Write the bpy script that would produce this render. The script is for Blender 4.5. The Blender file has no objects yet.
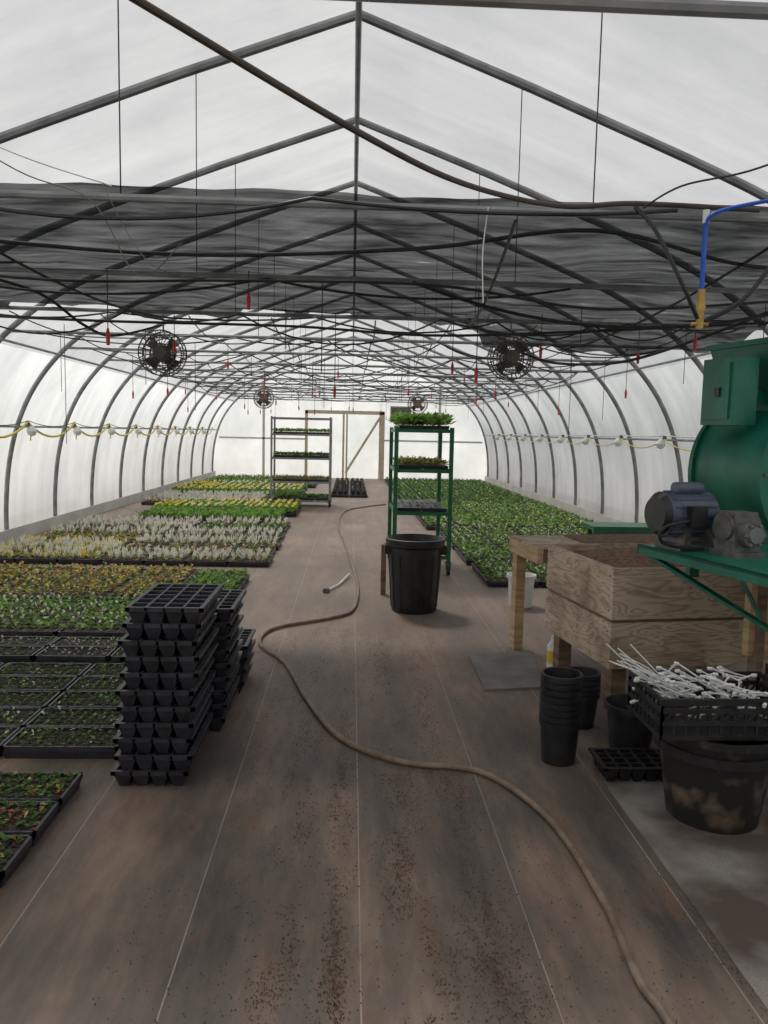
import bpy, math, random
import numpy as np
from mathutils import Vector, Matrix, noise
random.seed(7); rng=np.random.default_rng(11)
sc=bpy.context.scene
sc.view_settings.view_transform='Standard'
sc.view_settings.look='None'
sc.view_settings.gamma=1.04
# ------------------------------------------------------------ camera
cd=bpy.data.cameras.new('camera'); cam=bpy.data.objects.new('camera',cd); sc.collection.objects.link(cam)
cd.sensor_fit='VERTICAL'; cd.sensor_height=24; cd.lens=24*770/1024; cd.clip_start=0.05; cd.clip_end=300
R=Matrix.Rotation(math.radians(-2.5),3,'Z')@Matrix.Rotation(math.radians(90-5.88),3,'X')@Matrix.Rotation(math.radians(1.2),3,'Z')
cam.matrix_world=Matrix.Translation((0,0,1.6))@R.to_4x4()
sc.camera=cam
# ------------------------------------------------------------ materials
def newmat(name):
    m=bpy.data.materials.new(name); m.use_nodes=True
    nt=m.node_tree; nt.nodes.clear()
    return m,nt
def N(nt,t,**kw):
    n=nt.nodes.new(t)
    for k,v in kw.items(): setattr(n,k,v)
    return n
def pmat(name,c1,c2=None,rough=.6,metal=0.,scale=8.,stretch=(1,1,1),bump=.0,detail=4,trans=0.,spec=.5,lo=.35,hi=.65):
    m,nt=newmat(name)
    out=N(nt,'ShaderNodeOutputMaterial'); b=N(nt,'ShaderNodeBsdfPrincipled')
    b.inputs['Roughness'].default_value=rough; b.inputs['Metallic'].default_value=metal
    b.inputs['Specular IOR Level'].default_value=spec
    tc=N(nt,'ShaderNodeTexCoord'); mp=N(nt,'ShaderNodeMapping'); mp.inputs['Scale'].default_value=stretch
    nz=N(nt,'ShaderNodeTexNoise'); nz.inputs['Scale'].default_value=scale; nz.inputs['Detail'].default_value=detail
    cr=N(nt,'ShaderNodeValToRGB'); cr.color_ramp.elements[0].position=lo; cr.color_ramp.elements[1].position=hi
    c2=c2 or tuple(min(1,x*1.35) for x in c1)
    cr.color_ramp.elements[0].color=(*c1,1); cr.color_ramp.elements[1].color=(*c2,1)
    nt.links.new(tc.outputs['Object'],mp.inputs[0]); nt.links.new(mp.outputs[0],nz.inputs['Vector'])
    nt.links.new(nz.outputs['Fac'],cr.inputs[0]); nt.links.new(cr.outputs[0],b.inputs['Base Color'])
    if bump:
        bp=N(nt,'ShaderNodeBump'); bp.inputs['Strength'].default_value=bump; bp.inputs['Distance'].default_value=.02
        nt.links.new(nz.outputs['Fac'],bp.inputs['Height']); nt.links.new(bp.outputs[0],b.inputs['Normal'])
    if trans:
        tr=N(nt,'ShaderNodeBsdfTranslucent'); nt.links.new(cr.outputs[0],tr.inputs[0])
        mx=N(nt,'ShaderNodeMixShader'); mx.inputs[0].default_value=trans
        nt.links.new(b.outputs[0],mx.inputs[1]); nt.links.new(tr.outputs[0],mx.inputs[2]); nt.links.new(mx.outputs[0],out.inputs[0])
    else: nt.links.new(b.outputs[0],out.inputs[0])
    return m
def film_mat(name,tint=(.93,.95,.97),clear=.12,diff=.18,sc_=1.2,dark=.8,stretch=(.3,2.2,.3),seam=False):
    m,nt=newmat(name); L=nt.links.new
    out=N(nt,'ShaderNodeOutputMaterial')
    tc=N(nt,'ShaderNodeTexCoord'); mp=N(nt,'ShaderNodeMapping'); mp.inputs['Scale'].default_value=stretch
    nz=N(nt,'ShaderNodeTexNoise'); nz.inputs['Scale'].default_value=sc_; nz.inputs['Detail'].default_value=6
    cr=N(nt,'ShaderNodeValToRGB'); cr.color_ramp.elements[0].position=.3; cr.color_ramp.elements[1].position=.7
    cr.color_ramp.elements[0].color=(*[t*dark for t in tint],1); cr.color_ramp.elements[1].color=(*tint,1)
    L(tc.outputs['Object'],mp.inputs[0]); L(mp.outputs[0],nz.inputs['Vector']); L(nz.outputs['Fac'],cr.inputs[0])
    # condensation / dust blotches
    n2=N(nt,'ShaderNodeTexNoise'); n2.inputs['Scale'].default_value=.8; n2.inputs['Detail'].default_value=8; n2.inputs['Roughness'].default_value=.6
    c2=N(nt,'ShaderNodeValToRGB'); c2.color_ramp.elements[0].position=.36; c2.color_ramp.elements[0].color=(.82,.83,.83,1); c2.color_ramp.elements[1].position=.6; c2.color_ramp.elements[1].color=(1,1,1,1)
    L(tc.outputs['Object'],n2.inputs['Vector']); L(n2.outputs['Fac'],c2.inputs[0])
    mu=N(nt,'ShaderNodeMixRGB',blend_type='MULTIPLY'); mu.inputs[0].default_value=1; L(cr.outputs[0],mu.inputs[1]); L(c2.outputs[0],mu.inputs[2])
    bp=N(nt,'ShaderNodeBump'); bp.inputs['Strength'].default_value=.4; bp.inputs['Distance'].default_value=.05
    L(nz.outputs['Fac'],bp.inputs['Height'])
    tl=N(nt,'ShaderNodeBsdfTranslucent'); df=N(nt,'ShaderNodeBsdfDiffuse'); tp=N(nt,'ShaderNodeBsdfTransparent')
    for s in (tl,df): L(mu.outputs[0],s.inputs[0]); L(bp.outputs[0],s.inputs['Normal'])
    m1=N(nt,'ShaderNodeMixShader'); m1.inputs[0].default_value=diff
    m2=N(nt,'ShaderNodeMixShader'); m2.inputs[0].default_value=clear
    L(tl.outputs[0],m1.inputs[1]); L(df.outputs[0],m1.inputs[2])
    L(m1.outputs[0],m2.inputs[1]); L(tp.outputs[0],m2.inputs[2]); L(m2.outputs[0],out.inputs[0])
    return m
M={}
M['film']=film_mat('poly_film',tint=(.83,.845,.86),clear=.33,diff=.32,dark=.80)
M['filmw']=film_mat('poly_film_wall',tint=(.92,.94,.93),clear=.15,diff=.14,sc_=1.5,dark=.84,stretch=(1,2.5,.4))
M['steel']=pmat('galvanised_steel',(.19,.195,.20),(.31,.315,.32),rough=.45,metal=.25,scale=6)
M['wire']=pmat('wire_black',(.012,.012,.013),(.022,.022,.022),rough=.5)
M['wiregrey']=pmat('wire_grey',(.10,.085,.07),(.17,.145,.12),rough=.5)
M['cablebrown']=pmat('cable_brown',(.05,.035,.025),(.08,.06,.045),rough=.6)
M['blackpl']=pmat('black_plastic',(.011,.011,.013),(.024,.024,.028),rough=.42,scale=12)
M['dirtypot']=pmat('dirty_black_plastic',(.014,.013,.013),(.17,.12,.085),rough=.6,scale=9,lo=.52,hi=.72,detail=9)
M['traypl']=pmat('tray_plastic',(.020,.020,.027),(.042,.042,.055),rough=.42,scale=9)
M['soil']=pmat('potting_soil',(.022,.015,.010),(.075,.048,.032),rough=.95,scale=60,bump=.6)
M['soilbrown']=pmat('peat_brown',(.12,.065,.04),(.27,.155,.10),rough=.95,scale=30,bump=.8)
M['crumb']=pmat('spilled_peat',(.10,.052,.034),(.24,.125,.08),rough=.95,scale=40)
M['wood']=pmat('pine_lumber',(.42,.27,.14),(.62,.44,.26),rough=.7,scale=4,stretch=(1,1,9),detail=6,bump=.1)
M['woodpale']=pmat('pale_lumber',(.48,.38,.26),(.62,.52,.38),rough=.7,scale=4,stretch=(1,1,5),detail=4)
M['woodold']=pmat('weathered_lumber',(.13,.09,.06),(.28,.19,.13),rough=.8,scale=4,stretch=(1,1,6),detail=6,bump=.1)
M['green']=pmat('green_paint',(.006,.115,.072),(.012,.175,.112),rough=.38,scale=7,spec=.5)
M['greendk']=pmat('green_paint_rack',(.010,.10,.042),(.018,.15,.06),rough=.45,scale=9)
M['motor']=pmat('motor_paint',(.05,.065,.11),(.09,.11,.16),rough=.4,scale=12)
M['castgrey']=pmat('cast_grey',(.09,.088,.088),(.18,.175,.17),rough=.5,scale=20,metal=.3)
M['hose']=pmat('hose_rubber',(.15,.10,.07),(.26,.19,.14),rough=.6,scale=14)
M['greymat']=pmat('rubber_mat',(.13,.12,.12),(.21,.195,.185),rough=.8,scale=5)
M['paleboard']=pmat('pale_board',(.50,.50,.46),(.62,.62,.57),rough=.8,scale=2)
M['white']=pmat('white_plastic',(.68,.68,.66),(.84,.84,.82),rough=.4)
M['yellow']=pmat('yellow_plastic',(.65,.48,.05),(.8,.62,.09),rough=.5)
M['red']=pmat('red_clip',(.5,.02,.02),(.65,.04,.03),rough=.4)
M['blue']=pmat('blue_pipe',(.01,.08,.5),(.02,.12,.65),rough=.35)
M['brass']=pmat('brass',(.45,.28,.08),(.6,.4,.14),rough=.35,metal=.8)
M['concrete']=pmat('concrete_dirty',(.085,.06,.048),(.25,.225,.205),rough=.9,scale=2.3,detail=12,bump=.3,lo=.42,hi=.60)
M['outside']=pmat('outside_gravel',(.34,.34,.32),(.47,.46,.44),rough=.9,scale=1)
def leafm(n,c1,c2): return pmat(n,c1,c2,rough=.55,scale=25,trans=.35,spec=.3)
M['lg1']=leafm('leaf_green',(.065,.15,.035),(.15,.28,.07))
M['lg2']=leafm('leaf_bright',(.17,.33,.05),(.31,.49,.11))
M['lg3']=leafm('leaf_dark',(.03,.075,.022),(.07,.14,.04))
M['lyel']=leafm('leaf_yellowgreen',(.42,.43,.08),(.64,.60,.18))
M['lred']=leafm('leaf_reddish',(.28,.10,.05),(.46,.24,.11))
M['pale']=leafm('leaf_silver',(.70,.68,.58),(.86,.84,.77))
M['pink']=leafm('petal_pink',(.50,.22,.27),(.7,.4,.42))
M['fyel']=leafm('petal_yellow',(.88,.64,.03),(.96,.82,.14))
def plymat():
    m,nt=newmat('plywood'); out=N(nt,'ShaderNodeOutputMaterial'); b=N(nt,'ShaderNodeBsdfPrincipled'); b.inputs['Roughness'].default_value=.75
    tc=N(nt,'ShaderNodeTexCoord'); mp=N(nt,'ShaderNodeMapping'); mp.inputs['Scale'].default_value=(1.0,1.0,5)
    w=N(nt,'ShaderNodeTexNoise'); w.inputs['Scale'].default_value=2.2; w.inputs['Detail'].default_value=2; w.inputs['Distortion'].default_value=.8
    mm=N(nt,'ShaderNodeMath',operation='MULTIPLY'); mm.inputs[1].default_value=9.; fr=N(nt,'ShaderNodeMath',operation='PINGPONG'); fr.inputs[1].default_value=.5
    cr=N(nt,'ShaderNodeValToRGB'); cr.color_ramp.elements[0].color=(.38,.27,.185,1); cr.color_ramp.elements[1].color=(.62,.50,.38,1)
    cr.color_ramp.elements[0].position=.0; cr.color_ramp.elements[1].position=.3
    nz=N(nt,'ShaderNodeTexNoise'); nz.inputs['Scale'].default_value=3.; nz.inputs['Detail'].default_value=7
    cr2=N(nt,'ShaderNodeValToRGB'); cr2.color_ramp.elements[0].color=(.5,.44,.40,1); cr2.color_ramp.elements[1].color=(1,1,1,1); cr2.color_ramp.elements[0].position=.35; cr2.color_ramp.elements[1].position=.58
    mx=N(nt,'ShaderNodeMixRGB',blend_type='MULTIPLY'); mx.inputs[0].default_value=.9
    L=nt.links.new
    L(tc.outputs['Object'],mp.inputs[0]); L(mp.outputs[0],w.inputs['Vector']); L(tc.outputs['Object'],nz.inputs['Vector'])
    L(w.outputs['Fac'],mm.inputs[0]); L(mm.outputs[0],fr.inputs[0]); L(fr.outputs[0],cr.inputs[0])
    L(nz.outputs['Fac'],cr2.inputs[0]); L(cr.outputs[0],mx.inputs[1]); L(cr2.outputs[0],mx.inputs[2])
    L(mx.outputs[0],b.inputs['Base Color']); L(b.outputs[0],out.inputs[0]); return m
M['ply']=plymat()
def floormat():
    m,nt=newmat('woven_ground_cover'); L=nt.links.new
    out=N(nt,'ShaderNodeOutputMaterial'); b=N(nt,'ShaderNodeBsdfPrincipled'); b.inputs['Roughness'].default_value=.6; b.inputs['Specular IOR Level'].default_value=.35
    tc=N(nt,'ShaderNodeTexCoord')
    mp=N(nt,'ShaderNodeMapping'); mp.inputs['Scale'].default_value=(2.6,.6,1)
    n1=N(nt,'ShaderNodeTexNoise'); n1.inputs['Scale'].default_value=1.0; n1.inputs['Detail'].default_value=10; n1.inputs['Roughness'].default_value=.7
    c1=N(nt,'ShaderNodeValToRGB'); e=c1.color_ramp.elements
    e[0].position=.36; e[0].color=(.070,.060,.054,1); e[1].position=.66; e[1].color=(.29,.205,.158,1)
    k=e.new(.5); k.color=(.14,.112,.096,1)
    n2=N(nt,'ShaderNodeTexNoise'); n2.inputs['Scale'].default_value=.6; n2.inputs['Detail'].default_value=6
    c2=N(nt,'ShaderNodeValToRGB'); c2.color_ramp.elements[0].position=.38; c2.color_ramp.elements[0].color=(.72,.73,.74,1); c2.color_ramp.elements[1].position=.62; c2.color_ramp.elements[1].color=(1.25,1.18,1.12,1)
    mu=N(nt,'ShaderNodeMixRGB',blend_type='MULTIPLY'); mu.inputs[0].default_value=1
    L(tc.outputs['Object'],mp.inputs[0]); L(mp.outputs[0],n1.inputs['Vector']); L(n1.outputs['Fac'],c1.inputs[0])
    L(tc.outputs['Object'],n2.inputs['Vector']); L(n2.outputs['Fac'],c2.inputs[0]); L(c1.outputs[0],mu.inputs[1]); L(c2.outputs[0],mu.inputs[2])
    # painted shading: dusty tint lightens the floor beyond the bench, foreground stays dark
    sx=N(nt,'ShaderNodeSeparateXYZ'); L(tc.outputs['Object'],sx.inputs[0])
    mr=N(nt,'ShaderNodeMapRange'); mr.interpolation_type='SMOOTHSTEP'; mr.inputs['From Min'].default_value=2.8; mr.inputs['From Max'].default_value=6.5; mr.inputs['To Min'].default_value=.0; mr.inputs['To Max'].default_value=.42
    L(sx.outputs['Y'],mr.inputs['Value'])
    md=N(nt,'ShaderNodeMixRGB'); md.inputs[2].default_value=(.31,.225,.178,1); L(mr.outputs[0],md.inputs[0]); L(mu.outputs[0],md.inputs[1])
    mp4=N(nt,'ShaderNodeMapping'); mp4.inputs['Scale'].default_value=(3.0,.7,1); mp4.inputs['Location'].default_value=(3,7,0)
    n4=N(nt,'ShaderNodeTexNoise'); n4.inputs['Scale'].default_value=1.9; n4.inputs['Detail'].default_value=13; n4.inputs['Roughness'].default_value=.8
    c4=N(nt,'ShaderNodeValToRGB'); c4.color_ramp.elements[0].position=.55; c4.color_ramp.elements[1].position=.62
    L(tc.outputs['Object'],mp4.inputs[0]); L(mp4.outputs[0],n4.inputs['Vector']); L(n4.outputs['Fac'],c4.inputs[0])
    s4=N(nt,'ShaderNodeMath',operation='MULTIPLY'); s4.inputs[1].default_value=.75; L(c4.outputs[0],s4.inputs[0])
    m4=N(nt,'ShaderNodeMixRGB'); m4.inputs[2].default_value=(.175,.092,.062,1); L(s4.outputs[0],m4.inputs[0]); L(md.outputs[0],m4.inputs[1])
    a=N(nt,'ShaderNodeMath',operation='ADD'); a.inputs[1].default_value=100*.555-.05; L(sx.outputs['X'],a.inputs[0])
    w=N(nt,'ShaderNodeMath',operation='MODULO'); w.inputs[1].default_value=.555; L(a.outputs[0],w.inputs[0])
    lt=N(nt,'ShaderNodeMath',operation='LESS_THAN'); lt.inputs[1].default_value=.0045; L(w.outputs[0],lt.inputs[0])
    n3=N(nt,'ShaderNodeTexNoise'); n3.inputs['Scale'].default_value=2.5; L(tc.outputs['Object'],n3.inputs['Vector'])
    ml=N(nt,'ShaderNodeMath',operation='MULTIPLY'); L(lt.outputs[0],ml.inputs[0]); L(n3.outputs['Fac'],ml.inputs[1])
    m2=N(nt,'ShaderNodeMixRGB'); m2.inputs[2].default_value=(.46,.40,.35,1); L(ml.outputs[0],m2.inputs[0]); L(m4.outputs[0],m2.inputs[1])
    wx=N(nt,'ShaderNodeTexNoise'); wx.inputs['Scale'].default_value=160; wx.inputs['Detail'].default_value=2; L(tc.outputs['Object'],wx.inputs['Vector'])
    bp=N(nt,'ShaderNodeBump'); bp.inputs['Strength'].default_value=.35; bp.inputs['Distance'].default_value=.014
    ad=N(nt,'ShaderNodeMath',operation='MULTIPLY_ADD'); ad.inputs[1].default_value=.25; L(wx.outputs['Fac'],ad.inputs[0]); L(n1.outputs['Fac'],ad.inputs[2]); L(ad.outputs[0],bp.inputs['Height'])
    L(m2.outputs[0],b.inputs['Base Color']); L(bp.outputs[0],b.inputs['Normal']); L(b.outputs[0],out.inputs[0]); return m
M['floor']=floormat()
def shademat():
    m,nt=newmat('shade_cloth_knit'); L=nt.links.new
    out=N(nt,'ShaderNodeOutputMaterial'); df=N(nt,'ShaderNodeBsdfDiffuse'); df.inputs[0].default_value=(.010,.010,.012,1)
    tl=N(nt,'ShaderNodeBsdfTranslucent'); tl.inputs[0].default_value=(.012,.013,.015,1)
    tp=N(nt,'ShaderNodeBsdfTransparent'); m0=N(nt,'ShaderNodeMixShader'); m0.inputs[0].default_value=.5; m1=N(nt,'ShaderNodeMixShader')
    tc=N(nt,'ShaderNodeTexCoord'); mp=N(nt,'ShaderNodeMapping'); mp.inputs['Scale'].default_value=(1.2,6,1)
    nz=N(nt,'ShaderNodeTexNoise'); nz.inputs['Scale'].default_value=1.5; nz.inputs['Detail'].default_value=9; nz.inputs['Roughness'].default_value=.6
    cr=N(nt,'ShaderNodeValToRGB'); cr.color_ramp.elements[0].position=.36; cr.color_ramp.elements[1].position=.68
    cr.color_ramp.elements[0].color=(.03,.03,.03,1); cr.color_ramp.elements[1].color=(.22,.22,.22,1)
    h=cr.color_ramp.elements.new(.735); h.color=(.9,.9,.9,1)
    L(tc.outputs['Object'],mp.inputs[0]); L(mp.outputs[0],nz.inputs['Vector']); L(nz.outputs['Fac'],cr.inputs[0]); L(cr.outputs[0],m1.inputs[0])
    L(df.outputs[0],m0.inputs[1]); L(tl.outputs[0],m0.inputs[2]); L(m0.outputs[0],m1.inputs[1]); L(tp.outputs[0],m1.inputs[2]); L(m1.outputs[0],out.inputs[0]); return m
M['shade']=shademat()
# ------------------------------------------------------------ mesh builder
class MB:
    def __init__(s): s.v=[]; s.f=[]; s.m=[]; s.mats=[]
    def mi(s,k):
        if k not in s.mats: s.mats.append(k)
        return s.mats.index(k)
    def add(s,vs,fs,k):
        o=len(s.v); s.v+= [tuple(p) for p in vs]; i=s.mi(k)
        for f in fs: s.f.append(tuple(o+a for a in f)); s.m.append(i)
    def box(s,x0,x1,y0,y1,z0,z1,k,T=None,taper=0.,top=True):
        t=taper
        vs=[(x0+t,y0+t,z0),(x1-t,y0+t,z0),(x1-t,y1-t,z0),(x0+t,y1-t,z0),(x0,y0,z1),(x1,y0,z1),(x1,y1,z1),(x0,y1,z1)]
        if T: vs=[T(Vector(p)) for p in vs]
        fs=[(3,2,1,0),(0,1,5,4),(1,2,6,5),(2,3,7,6),(3,0,4,7)]
        if top: fs.append((4,5,6,7))
        s.add(vs,fs,k)
    def beam(s,a,b,w,h,k,up=(0,0,1)):
        a=Vector(a);b=Vector(b);d=(b-a).normalized();u=Vector(up)
        if abs(d.dot(u))>.98: u=Vector((0,1,0))
        r=d.cross(u).normalized()*w/2; q=r.cross(d).normalized()*h/2
        vs=[a-r-q,a+r-q,a+r+q,a-r+q,b-r-q,b+r-q,b+r+q,b-r+q]
        s.add(vs,[(0,1,2,3),(7,6,5,4),(1,0,4,5),(2,1,5,6),(3,2,6,7),(0,3,7,4)],k)
    def tube(s,pts,r,k,n=6,closed=False,radii=None):
        P=[Vector(p) for p in pts]; c=len(P); 
        t0=(P[1]-P[0]).normalized(); ref=Vector((0,0,1)) if abs(t0.z)<.9 else Vector((0,1,0))
        nrm=(ref-t0*ref.dot(t0)).normalized(); vs=[]
        for i in range(c):
            if closed: t=(P[(i+1)%c]-P[i-1]).normalized()
            else: t=(P[min(i+1,c-1)]-P[max(i-1,0)]).normalized()
            nrm=(nrm-t*nrm.dot(t)).normalized(); bn=t.cross(nrm); rr=radii[i] if radii else r
            for j in range(n):
                a=2*math.pi*j/n; vs.append(P[i]+nrm*math.cos(a)*rr+bn*math.sin(a)*rr)
        fs=[]
        for i in range(c if closed else c-1):
            i2=(i+1)%c
            for j in range(n): fs.append((i*n+j,i*n+(j+1)%n,i2*n+(j+1)%n,i2*n+j))
        if not closed: fs.append(tuple(range(n))[::-1]); fs.append(tuple((c-1)*n+j for j in range(n)))
        s.add(vs,fs,k)
    def cyl(s,a,b,r,k,r2=None,n=20): s.tube([a,b],r,k,n=n,radii=[r,r if r2 is None else r2])
    def lathe(s,prof,c,k,n=28,T=None,cap=False):
        vs=[];fs=[]
        for (r,z) in prof:
            for j in range(n):
                a=2*math.pi*j/n; p=Vector((c[0]+r*math.cos(a),c[1]+r*math.sin(a),c[2]+z))
                vs.append(T(p) if T else p)
        for i in range(len(prof)-1):
            for j in range(n): fs.append((i*n+j,i*n+(j+1)%n,(i+1)*n+(j+1)%n,(i+1)*n+j))
        if cap: fs.append(tuple(range(n))[::-1]); fs.append(tuple((len(prof)-1)*n+j for j in range(n)))
        s.add(vs,fs,k)
    def torus(s,c,R_,r,k,axis='Y',n=32,m=6):
        pts=[]
        for i in range(n):
            a=2*math.pi*i/n; x,y=R_*math.cos(a),R_*math.sin(a)
            pts.append((c[0]+x,c[1],c[2]+y) if axis=='Y' else (c[0]+x,c[1]+y,c[2]) if axis=='Z' else (c[0],c[1]+x,c[2]+y))
        s.tube(pts,r,k,n=m,closed=True)
    def obj(s,name,smooth=True,parent=None):
        me=bpy.data.meshes.new(name); me.from_pydata(s.v,[],s.f)
        for k in s.mats: me.materials.append(M[k])
        me.polygons.foreach_set('material_index',s.m)
        if smooth:
            me.polygons.foreach_set('use_smooth',[True]*len(s.f)); me.set_sharp_from_angle(angle=math.radians(38))
        me.update(); o=bpy.data.objects.new(name,me); sc.collection.objects.link(o)
        if parent: o.parent=parent
        return o
def smooth_path(pts,n=8):
    P=[Vector(p) for p in pts]; out=[]
    for i in range(len(P)-1):
        a=P[max(i-1,0)];b=P[i];c=P[i+1];d=P[min(i+2,len(P)-1)]
        for j in range(n):
            t=j/n; out.append(.5*((2*b)+(c-a)*t+(2*a-5*b+4*c-d)*t*t+(3*b-a-3*c+d)*t**3))
    out.append(P[-1]); return out
def sag(a,b,s,n=12):
    a=Vector(a);b=Vector(b); return [a.lerp(b,i/n)-Vector((0,0,s*4*(i/n)*(1-i/n))) for i in range(n+1)]
# ------------------------------------------------------------ shell
Y0,Y1=-1.6,26.7
half=[(4.72,0),(4.72,.5),(4.66,1.1),(4.52,1.65),(4.28,2.15),(3.92,2.6),(3.45,2.98),(2.9,3.28),(2.3,3.53),(1.2,3.95),(0,4.38)]
def halfwidth(z):
    for (a,za),(b,zb) in zip(half,half[1:]):
        if za<=z<=zb: return a+(b-a)*(z-za)/(zb-za)
    return 0
def roofz(x):
    x=abs(x)
    for (a,za),(b,zb) in zip(half,half[1:]):
        if b<=x<=a and a!=b: return za+(zb-za)*(a-x)/(a-b)
    return 0
b=MB(); b.add([(-6,Y0-.5,0),(6,Y0-.5,0),(6,Y1+.5,0),(-6,Y1+.5,0)],[(0,1,2,3)],'floor'); b.obj('floor')
b=MB(); b.add([(-80,-60,-.03),(80,-60,-.03),(80,120,-.03),(-80,120,-.03)],[(0,1,2,3)],'outside'); b.obj('ground_outside')
b=MB(); b.box(1.2,4.6,-1.5,3.55,.0,.004,'concrete'); b.obj('concrete_pad')
off=.045
def strip(name,pts,k):
    b=MB(); ys=np.linspace(Y0,Y1,60); vs=[];fs=[]
    n=len(pts)
    for y in ys:
        for (x,z) in pts: vs.append((x,y,z))
    for i in range(len(ys)-1):
        for j in range(n-1): fs.append((i*n+j,i*n+j+1,(i+1)*n+j+1,(i+1)*n+j))
    b.add(vs,fs,k); return b.obj(name)
R_=[(x+off if i<len(half)-1 else 0,z+(off if i>4 else 0)) for i,(x,z) in enumerate(half)]
def fine(p):
    q=smooth_path([(x,0,z) for x,z in p[:9]],4); return [(v.x,v.z) for v in q]+p[9:]
Rf=fine(R_)
lowr=[p for p in Rf if p[1]<=2.6]; upr=[p for p in Rf if p[1]>=lowr[-1][1]-1e-6]
strip('wall_right',lowr,'filmw'); strip('wall_left',[(-x,z) for x,z in lowr],'filmw')
strip('ceiling',upr+[(-x,z) for x,z in upr[::-1][1:]],'film')
for nm,y,k in (('wall_far',Y1,'filmw'),('wall_near',Y0,'paleboard')):
    b=MB(); vs=[(x,y,z) for x,z in Rf]+[(-x,y,z) for x,z in Rf[::-1][1:]]
    b.add(vs,[tuple(range(len(vs)))],k); b.obj(nm,smooth=False)
# ribs, ties, purlins
ribY=[.22+1.75*i for i in range(-1,16)]
b=MB()
hf=fine(half)
for y in ribY:
    pts=[(-x,y,z) for x,z in hf]+[(x,y,z) for x,z in hf[::-1][1:]]
    b.tube(pts,.033,'steel',n=8)
    w=halfwidth(2.65)-.02
    b.cyl((-w,y,2.65),(w,y,2.65),.019,'steel',n=8)
for x in (0,):
    b.cyl((x,Y0+.1,4.32),(x,Y1-.1,4.32),.022,'steel',n=8)
for x in (-1.08,1.12):
    for y in ribY: b.cyl((x,y,2.65),(x,y,roofz(x)-.02),.0035,'wire',n=4)
for y in ribY[4::2]:
    b.cyl((-.0,y,2.65),(0,y,roofz(0)-.03),.0035,'wire',n=4)
for sgn in (-1,1):
    for z in (.06,1.58,2.55): b.cyl((sgn*(halfwidth(z)-.03),Y0+.1,z),(sgn*(halfwidth(z)-.03),Y1-.1,z),.016 if z>1 else .03,'steel',n=6)
b.obj('greenhouse_frame')
for s_,nm in ((-1,'left'),(1,'right')):
    b=MB(); x=s_*4.64; b.box(min(x,x+s_*.02),max(x,x+s_*.02),Y0+.1,Y1-.1,0,.18,'paleboard'); b.obj('baseboard_'+nm)
# shade cloth
b=MB(); nx,ny=90,50; vs=[];fs=[]
def nzf(x,y): return math.sin(x*2.1+y*1.3)*.5+math.sin(x*5.3-y*2.2)*.3+math.sin(x*.9+3*y)*.4
for j in range(ny):
    for i in range(nx):
        x=-3.85+7.7*i/(nx-1); 
        yb=7.27+.10*math.sin(x*3)+(.95 if x>.95 else 0)*min(1,max(0,(x-.95)/.4))+.1*math.sin(9*x)
        y=3.70+(yb-3.70)*j/(ny-1)
        ph=((y-3.72)/1.75)%1
        z=2.70-.085*math.sin(math.pi*ph)*(1+.5*nzf(x,y))+.012*nzf(3*x,2*y)
        if y>7.22: z=2.66-.14*(y-7.22)+.04*nzf(2*x,y*4)
        vs.append((x,y,z))
for j in range(ny-1):
    for i in range(nx-1): fs.append((j*nx+i,j*nx+i+1,(j+1)*nx+i+1,(j+1)*nx+i))
b.add(vs,fs,'shade'); b.obj('shade_cloth')
# ------------------------------------------------------------ end wall framing / doors
b=MB(); ye=26.5
b.box(-1.6,-1.5,ye-.03,ye+.03,0,2.3,'woodpale'); b.box(.93,1.12,ye-.03,ye+.03,0,2.3,'woodpale'); b.box(-1.6,1.1,ye-.03,ye+.03,2.2,2.32,'woodpale')
b.box(-.32,-.25,ye-.06,ye,0,2.2,'woodpale'); b.box(-.2,-.14,ye-.06,ye,0,2.2,'woodpale')
b.beam((-.2,ye-.05,.2),(.95,ye-.05,2.1),.05,.08,'woodpale')
b.obj('door_1')
b=MB()
for x in (-3.0,3.0): b.box(x-.04,x+.04,ye-.02,ye+.05,0,roofz(x)-.05,'paleboard')
b.box(-4.5,-1.6,ye-.02,ye+.03,1.3,1.36,'paleboard'); b.box(1.1,4.5,ye-.02,ye+.03,1.3,1.36,'paleboard')
b.obj('trim_1')
b=MB(); b.box(1.3,2.0,ye-.15,ye+.05,1.95,2.5,'steel')
for i in range(6): b.box(1.34,1.96,ye-.19,ye-.15,2.0+i*.08,2.05+i*.08,'wiregrey')
b.obj('exhaust_louver')
# ------------------------------------------------------------ circulation fans
def fan(c,r):
    b=MB(); x,y,z=c
    for rr,yy in ((r,0),(r,.14),(r*.72,-.035),(r*.72,.175),(r*.4,-.05),(r*.4,.19)): b.torus((x,y+yy,z),rr,.006,'wiregrey')
    for i in range(28):
        a=2*math.pi*i/28; ca,sa=math.cos(a),math.sin(a)
        b.tube([(x+.06*ca,y-.055,z+.06*sa),(x+.75*r*ca,y-.035,z+.75*r*sa),(x+r*ca,y,z+r*sa),(x+r*ca,y+.14,z+r*sa),(x+.7*r*ca,y+.18,z+.7*r*sa)],.0035,'wiregrey',n=4)
    b.cyl((x,y-.06,z),(x,y-.03,z),.06,'wiregrey'); b.cyl((x,y+.06,z),(x,y+.26,z),.075,'castgrey')
    for i in range(4):
        a=math.pi/2*i+.4; ca,sa=math.cos(a),math.sin(a); cb,sb=math.cos(a+.75),math.sin(a+.75)
        b.add([(x+.04*ca,y+.03,z+.04*sa),(x+.85*r*ca,y+.02,z+.85*r*sa),(x+.85*r*cb,y+.1,z+.85*r*sb),(x+.04*cb,y+.08,z+.04*sb)],[(0,1,2,3)],'cablebrown')
    b.cyl((x,y+.1,z+r),(x,y+.1,2.64),.008,'steel',n=6)
    b.obj('circulation_fan')
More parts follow.
